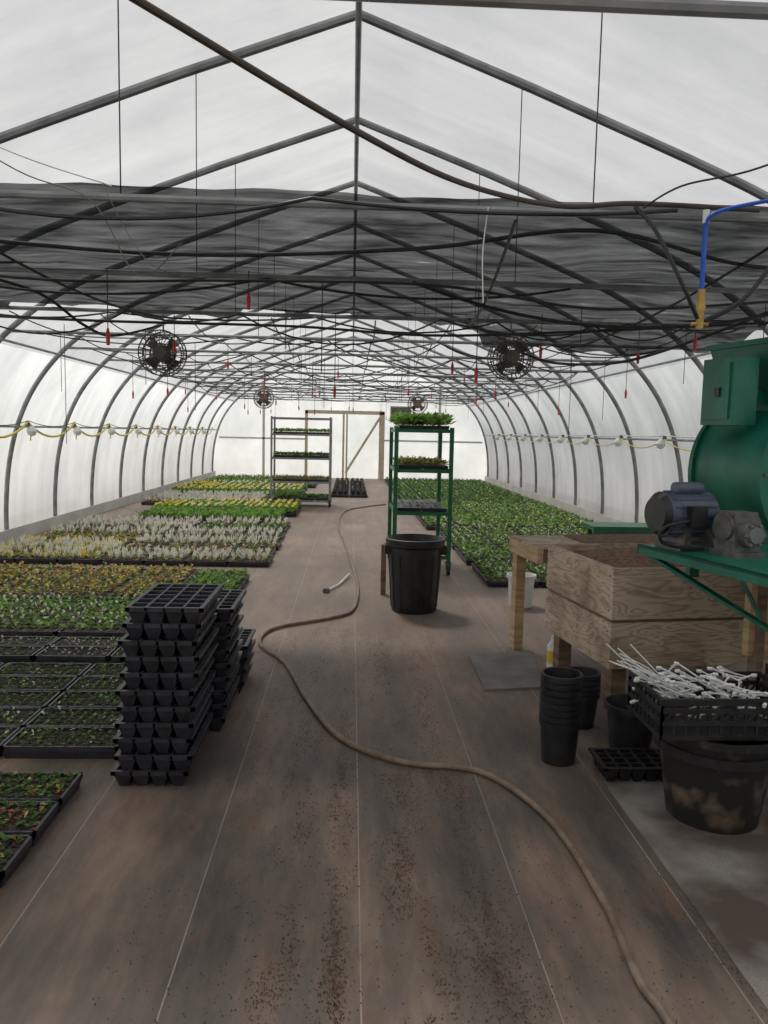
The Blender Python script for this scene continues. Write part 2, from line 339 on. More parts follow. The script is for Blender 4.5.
fan((-1.72,7.08,2.27),.20); fan((1.45,7.08,2.31),.20); fan((-1.8,15.83,2.24),.2); fan((1.34,15.83,2.2),.2)
# ------------------------------------------------------------ cables overhead
b=MB()
b.tube(smooth_path([(-1.6,1.2,2.9),(-.60,2.2,2.735),(.02,2.8,2.63),(.45,3.25,2.615),(.93,3.6,2.645),(1.3,3.66,2.685),(1.9,3.68,2.68)]),.012,'cablebrown',n=8)
b.tube(sag((-2.2,3.66,2.68),(-.2,3.66,2.66),.13),.009,'wire'); b.tube(sag((-.2,3.66,2.66),(1.5,3.66,2.66),.04),.009,'wire')
b.tube(smooth_path([(1.3,3.66,2.67),(1.38,3.6,2.55),(1.5,3.55,2.3),(1.6,3.6,2.16)]),.010,'wire')
b.tube(smooth_path([(2.1,3.6,2.7),(1.95,3.58,2.45),(1.8,3.57,2.25),(1.64,3.6,2.15)]),.012,'wire')
b.tube(smooth_path([(1.33,3.64,2.66),(1.45,3.5,2.72),(1.7,3.4,2.76),(2.0,3.3,2.86)]),.005,'wire')
b.tube(sag((-3.0,5.42,2.62),(-.6,5.42,2.63),.13),.009,'wire'); b.tube(sag((-.6,5.42,2.63),(1.5,5.42,2.62),.10),.009,'wire'); b.tube(sag((.4,5.40,2.63),(3.4,5.42,2.62),.26),.012,'wire')
b.tube(smooth_path([(-2.6,5.4,2.62),(-2.2,5.6,2.52),(-2.0,5.9,2.35),(-1.9,6.3,2.32),(-1.7,7.0,2.5)]),.011,'wire')
b.tube(smooth_path([(3.2,5.4,2.62),(2.6,5.9,2.35),(2.2,6.4,2.22),(1.8,6.9,2.25),(1.55,7.1,2.35)]),.012,'wire')
b.tube(smooth_path([(-3.6,4.2,2.62),(-2.4,4.0,2.54),(-1.0,4.3,2.53),(.3,4.1,2.55),(1.2,3.9,2.62),(2.2,4.3,2.56),(3.4,4.6,2.62)]),.011,'wire')
b.tube(smooth_path([(-3.4,6.6,2.5),(-2.0,6.2,2.42),(-.5,6.6,2.47),(.6,6.4,2.40),(1.8,6.5,2.47),(3.4,6.2,2.55)]),.011,'wire')
b.tube(smooth_path([(-3.2,4.9,2.58),(-1.8,4.7,2.45),(-.8,5.0,2.53),(.5,4.8,2.50),(1.6,5.0,2.42),(3.0,5.2,2.55)]),.009,'wire')
for i,y in enumerate(ribY[5:14]):
    for rep in range(2):
        x=-3.5
        while x<3.2:
            x2=x+random.uniform(.8,2.4); b.tube(sag((x,y-.04-.1*rep,2.63),(min(x2,3.6),y-.04-.1*rep,2.63),random.uniform(.03,.26)),.0085,'wire',n=5); x=x2
for x in (-3.1,-2.3,-1.5,-.75,.2,.9,1.7,2.5,3.2):
    for k in range(5,15):
        y=ribY[k]
        b.tube(sag((x,y,2.62),(x+random.uniform(-.05,.05),y+1.75,2.62),random.uniform(.01,.07),6),.007,'wire',n=4)
for x,y0,y1 in ((-2.0,3.7,7.2),(.75,3.7,7.2),(2.1,3.7,9)):
    b.tube(sag((x,y0,2.6),(x+.3,y1,2.6),.1),.009,'wire')
b.obj('overhead_cable')
b=MB()
b.tube(smooth_path([(-2.0,3.5,3.0),(-1.5,3.6,2.72),(-1.2,3.68,2.62),(-1.0,3.7,2.3),(-.8,3.7,2.45)]),.003,'wiregrey',n=4)
b.tube(smooth_path([(-2.2,3.2,3.2),(-1.6,3.4,2.8),(-1.1,3.65,2.68)]),.003,'white',n=4)
b.tube(smooth_path([(.62,3.7,2.66),(.60,3.7,2.45),(.61,3.7,2.22)]),.003,'white',n=4)
b.tube(smooth_path([(-1.15,3.68,2.7),(-1.05,3.68,2.5),(-.95,3.7,2.36),(-.85,3.75,2.32)]),.002,'wiregrey',n=4)
b.obj('loose_cord')
b=MB()
for k in range(4,15):
    for x in (-3.1,-2.3,-1.5,-.75,-.1,.9,1.7,2.5,3.2):
        if random.random()<.8:
            y=ribY[k]+random.uniform(-.7,.7); L_=random.uniform(.15,.65); xx=x+random.uniform(-.15,.15)
            b.cyl((xx,y,2.62),(xx,y,2.62-L_),.0035,'wire',n=4)
            if random.random()<.6: b.tube([(xx,y,2.62-L_+.02),(xx,y,2.62-L_-.02),(xx,y,2.62-L_-.09)],.01,'red',n=6,radii=[.006,.015,.011])
for x,y,l in ((-2.9,8.0,1.2),(-1.9,9.5,.8),(2.6,9.2,1.1),(-.4,11,.7),(3.2,9.8,.8)):
    b.cyl((x,y,2.62),(x,y,2.62-l),.0035,'wire',n=4)
b.obj('drip_line_hanger')
b=MB()
b.tube([(1.63,3.64,2.28),(1.63,3.64,2.62)],.012,'blue',n=8); b.tube(smooth_path([(1.63,3.64,2.58),(1.66,3.6,2.64),(1.9,3.5,2.68),(2.3,3.4,2.73)]),.009,'blue',n=8)
b.cyl((1.63,3.64,2.12),(1.63,3.64,2.30),.018,'brass',n=8); b.cyl((1.63,3.64,2.2),(1.63,3.64,2.24),.023,'brass',n=8); b.cyl((1.59,3.64,2.14),(1.67,3.64,2.14),.010,'brass',n=8)
b.cyl((1.63,3.64,2.60),(1.63,3.64,2.66),.016,'white',n=8)
b.obj('water_supply_pipe')
for s_ in (-1,1):
    b=MB()
    for k in range(4,15):
        y=ribY[k]; x=s_*4.40; z0=1.64
        b.tube(sag((x,y,z0),(x,y+1.75,z0),.20 if s_<0 else .02,10),.017 if s_<0 else .011,'yellow' if s_<0 else 'white',n=5)
        if s_<0:
            b.tube(sag((x+.01,y,z0+.02),(x+.01,y+1.75,z0+.02),.07,8),.006,'wire',n=5)
            b.tube([(x,y,z0),(x+.03,y+.03,z0-.12),(x+.02,y+.02,z0-.25)],.009,'yellow',n=5)
        else: b.tube(sag((x-.01,y,z0-.05),(x-.01,y+1.75,z0-.05),.14,8),.009,'yellow',n=5)
        b.cyl((x,y,z0),(x,y,z0-.05),.03,'castgrey',n=8)
        b.lathe([(.02,-.05),(.055,-.08),(.07,-.12),(.05,-.17),(.005,-.19)],(x-s_*.05,y,z0),'white',n=10)
    b.obj('string_lights')
# ------------------------------------------------------------ floor hose
hp=[(.90,1.5),(.89,1.93),(.87,2.08),(.89,2.49),(.84,3.05),(.63,3.47),(.26,3.58),(-.04,3.88),(-.25,4.48),(-.43,5.17),(-.66,5.66),(-.59,6.11),(-.16,6.46),(.03,6.76),(.09,7.6),(.06,8.55),(-.07,10.86),(-.21,13.21),(-.11,15.4),(.3,16.4),(.78,17.04)]
b=MB(); b.tube(smooth_path([(x,y,.016) for x,y in hp],10),.0140,'hose',n=10); b.obj('garden_hose')
b=MB(); b.tube([(-.22,7.6,.02),(-.11,7.9,.02),(.0,8.45,.03)],.012,'white',n=8); b.cyl((-.24,7.55,.02),(-.22,7.6,.02),.03,'castgrey',n=10); b.obj('watering_wand')
# ------------------------------------------------------------ trash bin
b=MB(); c=(.59,6.88,0)
b.lathe([(.0,.0),(.20,0),(.205,.01),(.235,.5),(.235,.58),(.265,.60),(.27,.66),(.255,.665),(.235,.62),(.20,.03),(0,.03)],c,'blackpl',n=40)
for s_ in (-1,1): b.box(c[0]+s_*.25-.03,c[0]+s_*.25+.03,c[1]-.07,c[1]+.07,.52,.60,'blackpl')
for i in range(14):
    a=2*math.pi*i/14; b.beam((c[0]+.206*math.cos(a),c[1]+.206*math.sin(a),.03),(c[0]+.238*math.cos(a),c[1]+.238*math.sin(a),.52),.012,.012,'blackpl')
b.obj('trash_bin')
b=MB(); b.box(.31,.36,7.5,7.58,0,.5,'woodold'); b.obj('wooden_stake')
# ------------------------------------------------------------ tray stacks
def tray_unit(b,x0,y0,z,w,d,nx,ny,k='traypl',h=.062,rim=.012):
    cx,cy=w/nx,d/ny
    for i in range(nx+1):
        e=.010 if i in (0,nx) else .005; x=x0+i*cx; b.box(x-e,x+e,y0-.01,y0+d+.01,z+h-.001,z+h+rim,k)
    for j in range(ny+1):
        e=.010 if j in (0,ny) else .005; y=y0+j*cy; b.box(x0-.01,x0+w+.01,y-e,y+e,z+h-.0015,z+h+rim-.0005,k)
    for i in range(nx):
        for j in range(ny):
            b.box(x0+i*cx,x0+(i+1)*cx,y0+j*cy,y0+(j+1)*cy,z,z+h,k,taper=cx*.25,top=False)
def tray_stack(name,x0,y0,n,w,d,nx,ny,lean=(0,0),jit=.01,pitch=.074):
    b=MB()
    for i in range(n):
        tray_unit(b,x0+lean[0]*i/n+random.uniform(-jit,jit),y0+lean[1]*i/n+random.uniform(-jit,jit),i*pitch,w,d,nx,ny,rim=.018)
    return b.obj(name,smooth=False)
tray_stack('tray_stack',-1.03,3.33,11,.32,.52,4,6,lean=(.06,.02))
tray_stack('tray_stack',-.96,3.97,9,.31,.48,4,6,lean=(.04,.0))
tray_stack('tray_stack',-.90,4.58,4,.27,.40,4,6)
# ------------------------------------------------------------ plants
def leaves(P,n,L,W,el,rngL=.3,droop=.4,z0=.06):
    k=len(P); base=np.repeat(P,n,axis=0); m=len(base)
    az=rng.uniform(0,2*np.pi,m); e=np.radians(rng.normal(el,12,m)); l=L*rng.uniform(1-rngL,1+rngL,m); w=W*rng.uniform(.7,1.3,m)
    d=np.stack([np.cos(az)*np.cos(e),np.sin(az)*np.cos(e),np.sin(e)],1); s=np.stack([-np.sin(az),np.cos(az),np.zeros(m)],1)
    p=np.stack([base[:,0],base[:,1],np.full(m,z0)],1); p[:,2]+=rng.uniform(0,L*.45,m); p[:,:2]+=rng.normal(0,L*.12,(m,2))
    mid=p+d*(l*.55)[:,None]; tip=p+d*l[:,None]; tip[:,2]-=droop*l*.5
    return np.stack([p,mid+s*(w/2)[:,None],tip,mid-s*(w/2)[:,None]],1)
def addq(b,Q,keys,probs):
    o=len(b.v); b.v+= [tuple(p) for p in Q.reshape(-1,3).tolist()]
    idx=[b.mi(k) for k in keys]; ch=rng.choice(len(keys),len(Q),p=probs)
    for i in range(len(Q)): b.f.append((o+4*i,o+4*i+1,o+4*i+2,o+4*i+3)); b.m.append(idx[ch[i]])
TW,TD=.28,.54
def flats(name,x0,x1,y0,y1,pitch,plantf,th=.06,soil=True,tray_w=TD,tray_d=TW):
    b=MB(); nx=max(1,int(round((x1-x0)/tray_w))); ny=max(1,int(round((y1-y0)/tray_d))); w=(x1-x0)/nx; d=(y1-y0)/ny; C=[]
    for i in range(nx):
        for j in range(ny):
            ax=x0+i*w+random.uniform(.002,.012); ay=y0+j*d+random.uniform(.002,.012); bx=x0+(i+1)*w-.006; by=y0+(j+1)*d-.006
            b.box(ax,bx,ay,by,.0,th-.012,'traypl',taper=.012)
            for (p,q,r,s_) in ((ax,ax+.012,ay,by),(bx-.012,bx,ay,by),(ax,bx,ay,ay+.012),(ax,bx,by-.012,by)): b.box(p,q,r,s_,th-.02,th+.004,'traypl')
            cx=max(1,int((bx-ax-.03)/pitch)); cy=max(1,int((by-ay-.03)/pitch)); sx=(bx-ax-.03)/cx; sy=(by-ay-.03)/cy
            for u in range(cx):
                for v in range(cy):
                    px=ax+.015+(u+.5)*sx; py=ay+.015+(v+.5)*sy; C.append((px,py)); g=.40
                    if soil: b.add([(px-sx*g,py-sy*g,th-.008),(px+sx*g,py-sy*g,th-.008),(px+sx*g,py+sy*g,th-.008),(px-sx*g,py+sy*g,th-.008)],[(0,1,2,3)],'soil')
    plantf(b,np.array(C)); return b.obj(name,smooth=False)
def sub(C,p): return C[rng.random(len(C))<p]
def patch(C,f,thr=0.):
    s=np.sin(C[:,0]*f*1.3+C[:,1]*f*.7)+np.sin(C[:,0]*f*.6-C[:,1]*f*1.7+1.3); return C[s>thr],C[s<=thr]
def seed_dark(b,C): addq(b,leaves(sub(C,.97),9,.034,.018,32,z0=.055),['lg3','lg1','lred','lyel'],[.42,.36,.16,.06])
def seed_green(b,C): addq(b,leaves(sub(C,.95),5,.030,.017,30,z0=.055),['lg1','lg2','lg3','pale'],[.42,.13,.38,.07])
def sparse(b,C): addq(b,leaves(sub(C,.85),4,.03,.012,35,z0=.055),['lg1','lg3','pale'],[.35,.35,.3])
def leafy(b,C): addq(b,leaves(C,11,.075,.035,40),['lg1','lg2','lg3','pale'],[.42,.4,.13,.05])
def leafywhite(b,C):
    addq(b,leaves(C,9,.065,.030,40),['lg1','lg2','lg3'],[.35,.5,.15]); addq(b,leaves(sub(C,.6),3,.035,.02,60,z0=.11),['pale','pink'],[.85,.15])
def redyel(b,C):
    addq(b,leaves(C,9,.065,.03,40),['lg1','lyel','lred'],[.25,.42,.33]); addq(b,leaves(sub(C,.4),3,.03,.025,50,z0=.11),['fyel','lred','pink','pale'],[.35,.25,.2,.2])
def silver(b,C):
    addq(b,leaves(C,7,.06,.028,25),['lg1','lred','lg2','lyel'],[.35,.25,.2,.2]); addq(b,leaves(sub(C,.9),6,.08,.026,72,droop=-.1,z0=.06),['pale','pink'],[.95,.05])
def pinkrow(b,C):
    addq(b,leaves(C,8,.065,.03,30),['lg1','lred','lyel','lg3'],[.3,.3,.2,.2]); addq(b,leaves(sub(C,.4),4,.06,.024,65,z0=.06),['pale','pink'],[.6,.4])
def silveryel(b,C):
    addq(b,leaves(C,8,.065,.028,30),['lyel','lred','lg2'],[.45,.25,.3]); addq(b,leaves(sub(C,.8),6,.085,.026,72,droop=-.1,z0=.06),['pale','fyel'],[.85,.15])
def yflower(b,C):
    A,B=patch(C,1.6,-.6)
    addq(b,leaves(C,12,.12,.045,50),['lg1','lg2'],[.4,.6]); addq(b,leaves(sub(A,.85),6,.05,.05,40,z0=.17),['fyel','pale'],[.75,.25]); addq(b,leaves(sub(B,.6),5,.05,.05,40,z0=.17),['pale','fyel'],[.8,.2])
def tallgreen(b,C): addq(b,leaves(C,14,.13,.05,50),['lg1','lg2'],[.35,.65])
def mixgreen(b,C): addq(b,leaves(C,9,.085,.04,40),['lg1','lg2','lyel','lg3','pale'],[.33,.38,.1,.14,.05])
X0=-4.35
flats('seedling_flats',-3.35,-1.17,1.75,3.36,.047,seed_dark)
flats('seedling_flats',-3.9,-1.10,3.62,4.98,.05,seed_green)
flats('seedling_flats',-4.1,-1.12,5.12,5.62,.05,sparse)
flats('bedding_plant_flats',X0,-1.12,5.74,6.84,.08,leafywhite)
flats('bedding_plant_flats',X0,-1.65,6.95,8.45,.085,redyel)
flats('bedding_plant_flats',-1.62,-1.06,6.95,8.2,.085,leafy)
flats('dusty_miller_flats',X0,-2.9,8.95,10.3,.085,silveryel)
flats('dusty_miller_flats',-2.88,-.94,8.95,9.5,.085,silver)
flats('begonia_flats',-2.88,-.97,9.58,10.14,.09,pinkrow)
flats('dusty_miller_flats',-2.88,-.95,10.22,10.8,.085,silver)
flats('begonia_flats',X0,-2.9,10.4,11.0,.09,redyel)
flats('dusty_miller_flats',X0,-.98,11.08,11.7,.09,silver)
flats('dusty_miller_flats',X0,-2.4,11.85,12.9,.095,silver)
flats('bedding_plant_flats',-2.38,-1.0,11.85,12.4,.095,leafywhite)
flats('begonia_flats',-2.38,-1.0,12.48,13.0,.095,silver)
flats('pansy_flats',-3.6,-1.2,13.1,14.2,.1,tallgreen)
flats('pansy_flats',-3.7,-1.0,14.3,15.9,.11,yflower)
flats('bedding_plant_flats',X0,-1.9,16.1,18.5,.11,silver)
flats('bedding_plant_flats',X0,-1.2,18.6,21.5,.12,yflower,soil=False)
flats('bedding_plant_flats',X0,-1.0,21.7,25.8,.12,mixgreen,soil=False)
flats('bedding_plant_flats',1.45,4.3,7.95,9.1,.085,leafywhite)
flats('bedding_plant_flats',1.42,4.35,9.25,10.4,.09,leafy)
flats('bedding_plant_flats',1.42,4.35,10.5,12.5,.095,leafywhite)
flats('bedding_plant_flats',1.25,4.35,12.65,17,.1,mixgreen)
flats('bedding_plant_flats',1.1,4.35,17.2,25.8,.12,leafy,soil=False)
def darkpots(b,C):
    for x,y in C: b.lathe([(.035,.06),(.05,.15),(.04,.15),(.03,.1)],(x,y,0),'blackpl',n=6)
    addq(b,leaves(C,3,.05,.02,45,z0=.12),['lg3','lred','pale'],[.5,.3,.2])
flats('empty_pot_flats',-.5,.42,18.8,24.5,.13,darkpots,soil=False)
# ------------------------------------------------------------ plant racks
def rack(name,x0,x1,y0,y1,shelves,top,k,post,plants,cast=True,zb=.16):
    b=MB()
    for x in (x0,x1):
        for y in (y0,y1): b.box(x-post/2,x+post/2,y-post/2,y+post/2,zb-.02,top,k)
    for z in shelves:
        for y in (y0,y1): b.box(x0,x1,y-.012,y+.012,z-.02,z+.02,k)
        for x in (x0,x1): b.box(x-.012,x+.012,y0,y1,z-.02,z+.02,k)
        n=8
        for i in range(1,n): xx=x0+(x1-x0)*i/n; b.box(xx-.006,xx+.006,y0,y1,z-.004,z+.008,k)
    if cast:
        for x in (x0,x1):
            for y in (y0,y1):
                b.cyl((x-.018,y,.06),(x+.018,y,.06),.06,'blackpl',n=14); b.box(x-.03,x+.03,y-.02,y+.02,.07,zb,'castgrey')
    for z,f in plants:
        nx=int((x1-x0)/.28); ny=int((y1-y0)/.54); C=[]
        for i in range(nx):
            for j in range(ny):
                w=(x1-x0-.04)/nx; d=(y1-y0-.04)/ny; ax=x0+.02+i*w; ay=y0+.02+j*d
                b.box(ax+.005,ax+w-.005,ay+.005,ay+d-.005,z+.01,z+.06,'traypl',taper=.01)
                for u in range(4):
                    for v in range(6): C.append((ax+(u+.5)*w/4,ay+(v+.5)*d/6))
        o=len(b.v); f(b,np.array(C)); 
        for i in range(o,len(b.v)): p=b.v[i]; b.v[i]=(p[0],p[1],p[2]+z)
    return b.obj(name,smooth=False)
rack('plant_rack',.50,1.12,8.62,9.75,[.2,.70,1.18,1.63],1.67,'greendk',.045,[(.70,sparse),(1.18,redyel),(1.63,tallgreen)])
rack('plant_rack',-1.68,-.45,16.3,16.95,[.12,.52,1.02,1.52,1.86],1.9,'steel',.04,[(.12,leafy),(.52,redyel),(1.02,leafy),(1.52,leafy)])
# ------------------------------------------------------------ soil bin + potting bench (wood)
ang=math.radians(8); O=Vector((1.48,4.2,0)); 
def TB(p): return Vector((O.x+p.x*math.cos(ang)-p.y*math.sin(ang),O.y+p.x*math.sin(ang)+p.y*math.cos(ang),p.z))
b=MB(); BW,BD=1.25,.95
b.box(-.04,.03,BD+.48,BD+.57,0,.76,'wood',T=TB); b.box(1.4,1.49,BD+.48,BD+.57,0,.76,'wood',T=TB); b.box(1.4,1.49,BD+.05,BD+.14,0,.76,'woodold',T=TB)
b.box(-.06,-.02,BD+.03,BD+.6,.73,.83,'wood',T=TB); b.box(-.06,1.5,BD+.57,BD+.61,.73,.83,'wood',T=TB); b.box(-.02,1.5,BD+.03,BD+.07,.73,.83,'woodold',T=TB)
b.box(-.06,1.5,BD+.03,BD+.61,.83,.845,'ply',T=TB)
b.box(.35,1.4,BD+.08,BD+.55,.845,.86,'soilbrown',T=TB)
b.obj('potting_bench')
b=MB(); t=.02
def ring(z0,z1,g,k='ply'):
    b.box(0,BW,0,t,z0,z1,k,T=TB); b.box(0,t,t,BD,z0,z1,k,T=TB); b.box(BW-t,BW,t,BD,z0,z1,k,T=TB); b.box(t,BW-t,BD-t,BD,z0,z1,k,T=TB)
ring(.575,.87,0); ring(.29,.555,0)
b.box(.012,BW-.012,.012,BD-.012,.55,.58,'woodold',T=TB)
for (x,y) in ((.02,.02),(BW-.06,.02),(.02,BD-.06),(BW-.06,BD-.06)): b.box(x,x+.045,y,y+.045,.29,.85,'wood',T=TB)
b.box(.02,BW-.02,.02,BD-.02,.29,.31,'woodold',T=TB)
for z in (.34,.50,.62,.82):
    for y in (.04,.5,.9):
        b.cyl(TB(Vector((-.003,y,z))),TB(Vector((.01,y,z))),.006,'castgrey',n=8)
n=14; vs=[];fs=[]
for i in range(n+1):
    for j in range(n+1):
        u,v=i/n,j/n; vs.append(TB(Vector((.02+(BW-.04)*u,.02+(BD-.04)*v,.82+.09*math.sin(math.pi*u)*math.sin(math.pi*v)+random.uniform(-.01,.01)))))
for i in range(n):
    for j in range(n): fs.append((i*(n+1)+j,(i+1)*(n+1)+j,(i+1)*(n+1)+j+1,i*(n+1)+j+1))
b.add(vs,fs,'soilbrown')
for (x,y) in ((.05,.06),(BW-.14,.06),(.05,BD-.14),(BW-.14,BD-.14)): b.box(x,x+.09,y,y+.09,0,.29,'woodold',T=TB)
b.obj('soil_bin')
# ------------------------------------------------------------ potting machine
a2=math.radians(14); O2=Vector((1.50,3.92,0))
def TM(p): return Vector((O2.x+p.x*math.cos(a2)-p.y*math.sin(a2),O2.y+p.x*math.sin(a2)+p.y*math.cos(a2),p.z))
b=MB()
b.box(0,1.5,-1.0,0,1.035,1.05,'green',T=TM)
for (p,q,r,s_) in ((0,.012,-1.0,0),(1.49,1.5,-1.0,0),(0,1.5,-1.0,-.988),(0,1.5,-.012,0)): b.box(p,q,r,s_,1.0,1.05,'green',T=TM)
for x,y in ((.42,-.95),(1.4,-.95),(1.4,-.06)): b.beam(TM(Vector((x,y,.005))),TM(Vector((x,y,1.04))),.05,.05,'green')
b.beam(TM(Vector((.30,-.06,.88))),TM(Vector((.30,-.06,1.04))),.05,.05,'green')
b.beam(TM(Vector((.02,-.10,1.0))),TM(Vector((.42,-.93,.60))),.05,.015,'green')
b.beam(TM(Vector((.18,-.5,1.02))),TM(Vector((.26,-.6,.78))),.04,.012,'green')
b.beam(TM(Vector((.42,-.95,.45))),TM(Vector((1.4,-.95,.95))),.04,.04,'green')
b.beam(TM(Vector((.42,-.95,.25))),TM(Vector((1.4,-.95,.25))),.04,.04,'green')
def cylM(a,bb,r,k,n=36,r2=None): b.cyl(TM(Vector(a)),TM(Vector(bb)),r,k,n=n,r2=r2)
cx,cz=1.05,1.42
cylM((cx,-.12,cz),(cx,.42,cz),.415,'green',n=64)
cylM((cx,-.14,cz),(cx,-.115,cz),.435,'green',n=64); cylM((cx,.40,cz),(cx,.43,cz),.435,'green',n=64)
cylM((cx,-.20,cz),(cx,-.14,cz),.09,'castgrey',n=20); cylM((cx,-.24,cz),(cx,-.14,cz),.03,'steel',n=12)
for i in range(12):
    a=2*math.pi*i/12; cylM((cx+.40*math.cos(a),-.15,cz+.40*math.sin(a)),(cx+.40*math.cos(a),-.138,cz+.40*math.sin(a)),.010,'castgrey',n=6)
b.box(cx-.27,cx-.20,-.144,-.139,cz+.12,cz+.135,'yellow',T=TM); b.box(cx-.27,cx-.21,-.144,-.139,cz+.09,cz+.105,'yellow',T=TM)
for s_ in (-.28,.22): b.box(cx+s_,cx+s_+.06,-.1,.4,.99,1.12,'green',T=TM)
b.box(cx-.3,cx+.36,-.1,.4,1.0,1.06,'green',T=TM)
def frus(x0,x1,y0,y1,z0,X0_,X1_,Y0_,Y1_,z1,k):
    vs=[TM(Vector(p)) for p in [(x0,y0,z0),(x1,y0,z0),(x1,y1,z0),(x0,y1,z0),(X0_,Y0_,z1),(X1_,Y0_,z1),(X1_,Y1_,z1),(X0_,Y1_,z1)]]
    b.add(vs,[(3,2,1,0),(4,5,6,7),(0,1,5,4),(1,2,6,5),(2,3,7,6),(3,0,4,7)],k)
frus(cx-.22,cx+.3,-.05,.35,1.70,cx-.25,cx+.4,-.1,.42,1.88,'green')
frus(cx-.25,cx+.4,-.1,.42,1.88,cx-.31,cx+.5,-.14,.46,2.14,'green')
b.box(cx-.325,cx+.515,-.155,.475,2.12,2.15,'green',T=TM)
b.box(cx-.52,cx-.36,.0,.24,1.68,2.04,'green',T=TM); b.box(cx-.53,cx-.52,.02,.22,1.71,2.01,'green',T=TM)
b.box(cx-.37,cx-.22,.08,.2,1.80,1.88,'green',T=TM)
b.box(cx-.54,cx-.53,.08,.12,1.83,1.88,'blackpl',T=TM)
# electric motor
mz=1.225; my=-.16; mx_=.06
def S(x): return mx_+x
b.box(S(.00),S(.22),my-.10,my+.10,1.05,1.08,'castgrey',T=TM); b.box(S(.03),S(.07),my-.09,my+.09,1.07,1.16,'castgrey',T=TM); b.box(S(.16),S(.20),my-.09,my+.09,1.07,1.16,'castgrey',T=TM)
cylM((S(-.085),my,mz),(S(-.055),my,mz),.085,'blackpl',n=28,r2=.108); cylM((S(-.055),my,mz),(S(.21),my,mz),.112,'motor',n=32); cylM((S(.21),my,mz),(S(.24),my,mz),.108,'blackpl',n=28,r2=.08)
for i in range(16):
    a=2*math.pi*i/16; b.beam(TM(Vector((S(-.04),my+.113*math.cos(a),mz+.113*math.sin(a)))),TM(Vector((S(.20),my+.113*math.cos(a),mz+.113*math.sin(a)))),.01,.01,'motor')
cylM((S(0),my-.03,mz+.13),(S(.15),my-.03,mz+.13),.032,'motor',n=18)
b.box(S(.02),S(.11),my-.15,my-.10,mz-.05,mz+.05,'blackpl',T=TM)
b.tube(smooth_path([TM(Vector(p)) for p in ((S(.04),my-.13,mz-.02),(S(-.13),my-.14,mz-.05),(S(-.13),my-.13,mz-.12),(S(0),my-.12,mz-.155),(S(.12),my-.12,mz-.16))]),.009,'wire',n=8)
# gearbox with pulley
b.box(.18,.35,-.50,-.32,1.05,1.075,'castgrey',T=TM)
frus(.19,.34,-.48,-.34,1.075,.20,.33,-.46,-.35,1.26,'castgrey')
cylM((.18,-.40,1.19),(.35,-.40,1.19),.065,'castgrey',n=24); cylM((.265,-.52,1.16),(.265,-.30,1.16),.062,'castgrey',n=24); cylM((.265,-.535,1.16),(.265,-.52,1.16),.04,'steel',n=18)
for i in range(6):
    a=2*math.pi*i/6; cylM((.265+.05*math.cos(a),-.53,1.16+.05*math.sin(a)),(.265+.05*math.cos(a),-.518,1.16+.05*math.sin(a)),.007,'steel',n=6)
cylM((.265,-.3,1.16),(.265,-.14,1.22),.02,'steel',n=10)
b.obj('potting_machine')
b=MB(); b.box(.36,1.2,-.42,-.38,.55,.93,'wood',T=TM); b.box(.40,.44,-.44,-.38,.0,.93,'woodold',T=TM); b.box(1.16,1.2,-.44,-.38,.0,.93,'woodold',T=TM); b.obj('wooden_panel')
# ------------------------------------------------------------ pots & crate on the right
def pot(b,c,rb,rt,h,k='blackpl',n=32):
    b.lathe([(0,0),(rb,0),(rt-.008,h-.04),(rt-.008,h-.03),(rt+.008,h-.03),(rt+.008,h),(rt-.004,h),(rt-.012,h-.035),(rb-.008,.01),(0,.01)],c,k,n=n)
b=MB()
for i in range(8): b.lathe([(.082,.0),(.096,.19),(.102,.19),(.102,.215),(.09,.215),(.075,.01)],(1.05,3.64,.033*i),'blackpl',n=28)
b.obj('nursery_pot_stack')
b=MB(); pot(b,(1.57,3.10,0.004),.185,.245,.40,'dirtypot')
b.lathe([(.247,.30),(.255,.30),(.255,.34),(.247,.34)],(1.57,3.10,0),'blackpl'); b.lathe([(.0,.345),(.232,.34)],(1.57,3.10,0),'soil'); b.obj('large_nursery_pot')
b=MB()
X0c,X1c,Y0c,Y1c,Z0c,Z1c=1.25,1.83,2.91,3.27,.405,.575
b.box(X0c,X1c,Y0c,Y1c,Z0c,Z0c+.012,'blackpl')
def lattice(p0,p1,nz=3,nn=12):
    p0=Vector(p0);p1=Vector(p1)
    for z in (Z0c+.01,Z0c+.07,Z1c-.05,Z1c-.01): b.beam(p0+Vector((0,0,z)),p1+Vector((0,0,z)),.014,.018,'blackpl')
    for i in range(nn+1):
        q=p0.lerp(p1,i/nn); b.beam(q+Vector((0,0,Z0c)),q+Vector((0,0,Z1c)),.010,.010,'blackpl')
    for i in range(nn):
        q=p0.lerp(p1,i/nn); r=p0.lerp(p1,(i+1)/nn); b.beam(q+Vector((0,0,Z0c+.07)),r+Vector((0,0,Z1c-.05)),.007,.008,'blackpl')
lattice((X0c,Y0c,0),(X1c,Y0c,0)); lattice((X0c,Y1c,0),(X1c,Y1c,0)); lattice((X0c,Y0c,0),(X0c,Y1c,0),nn=8); lattice((X1c,Y0c,0),(X1c,Y1c,0),nn=8)
b.box(X0c-.012,X1c+.012,Y0c-.014,Y0c+.006,Z1c-.025,Z1c,'blackpl')
b.obj('plastic_crate')
b=MB()
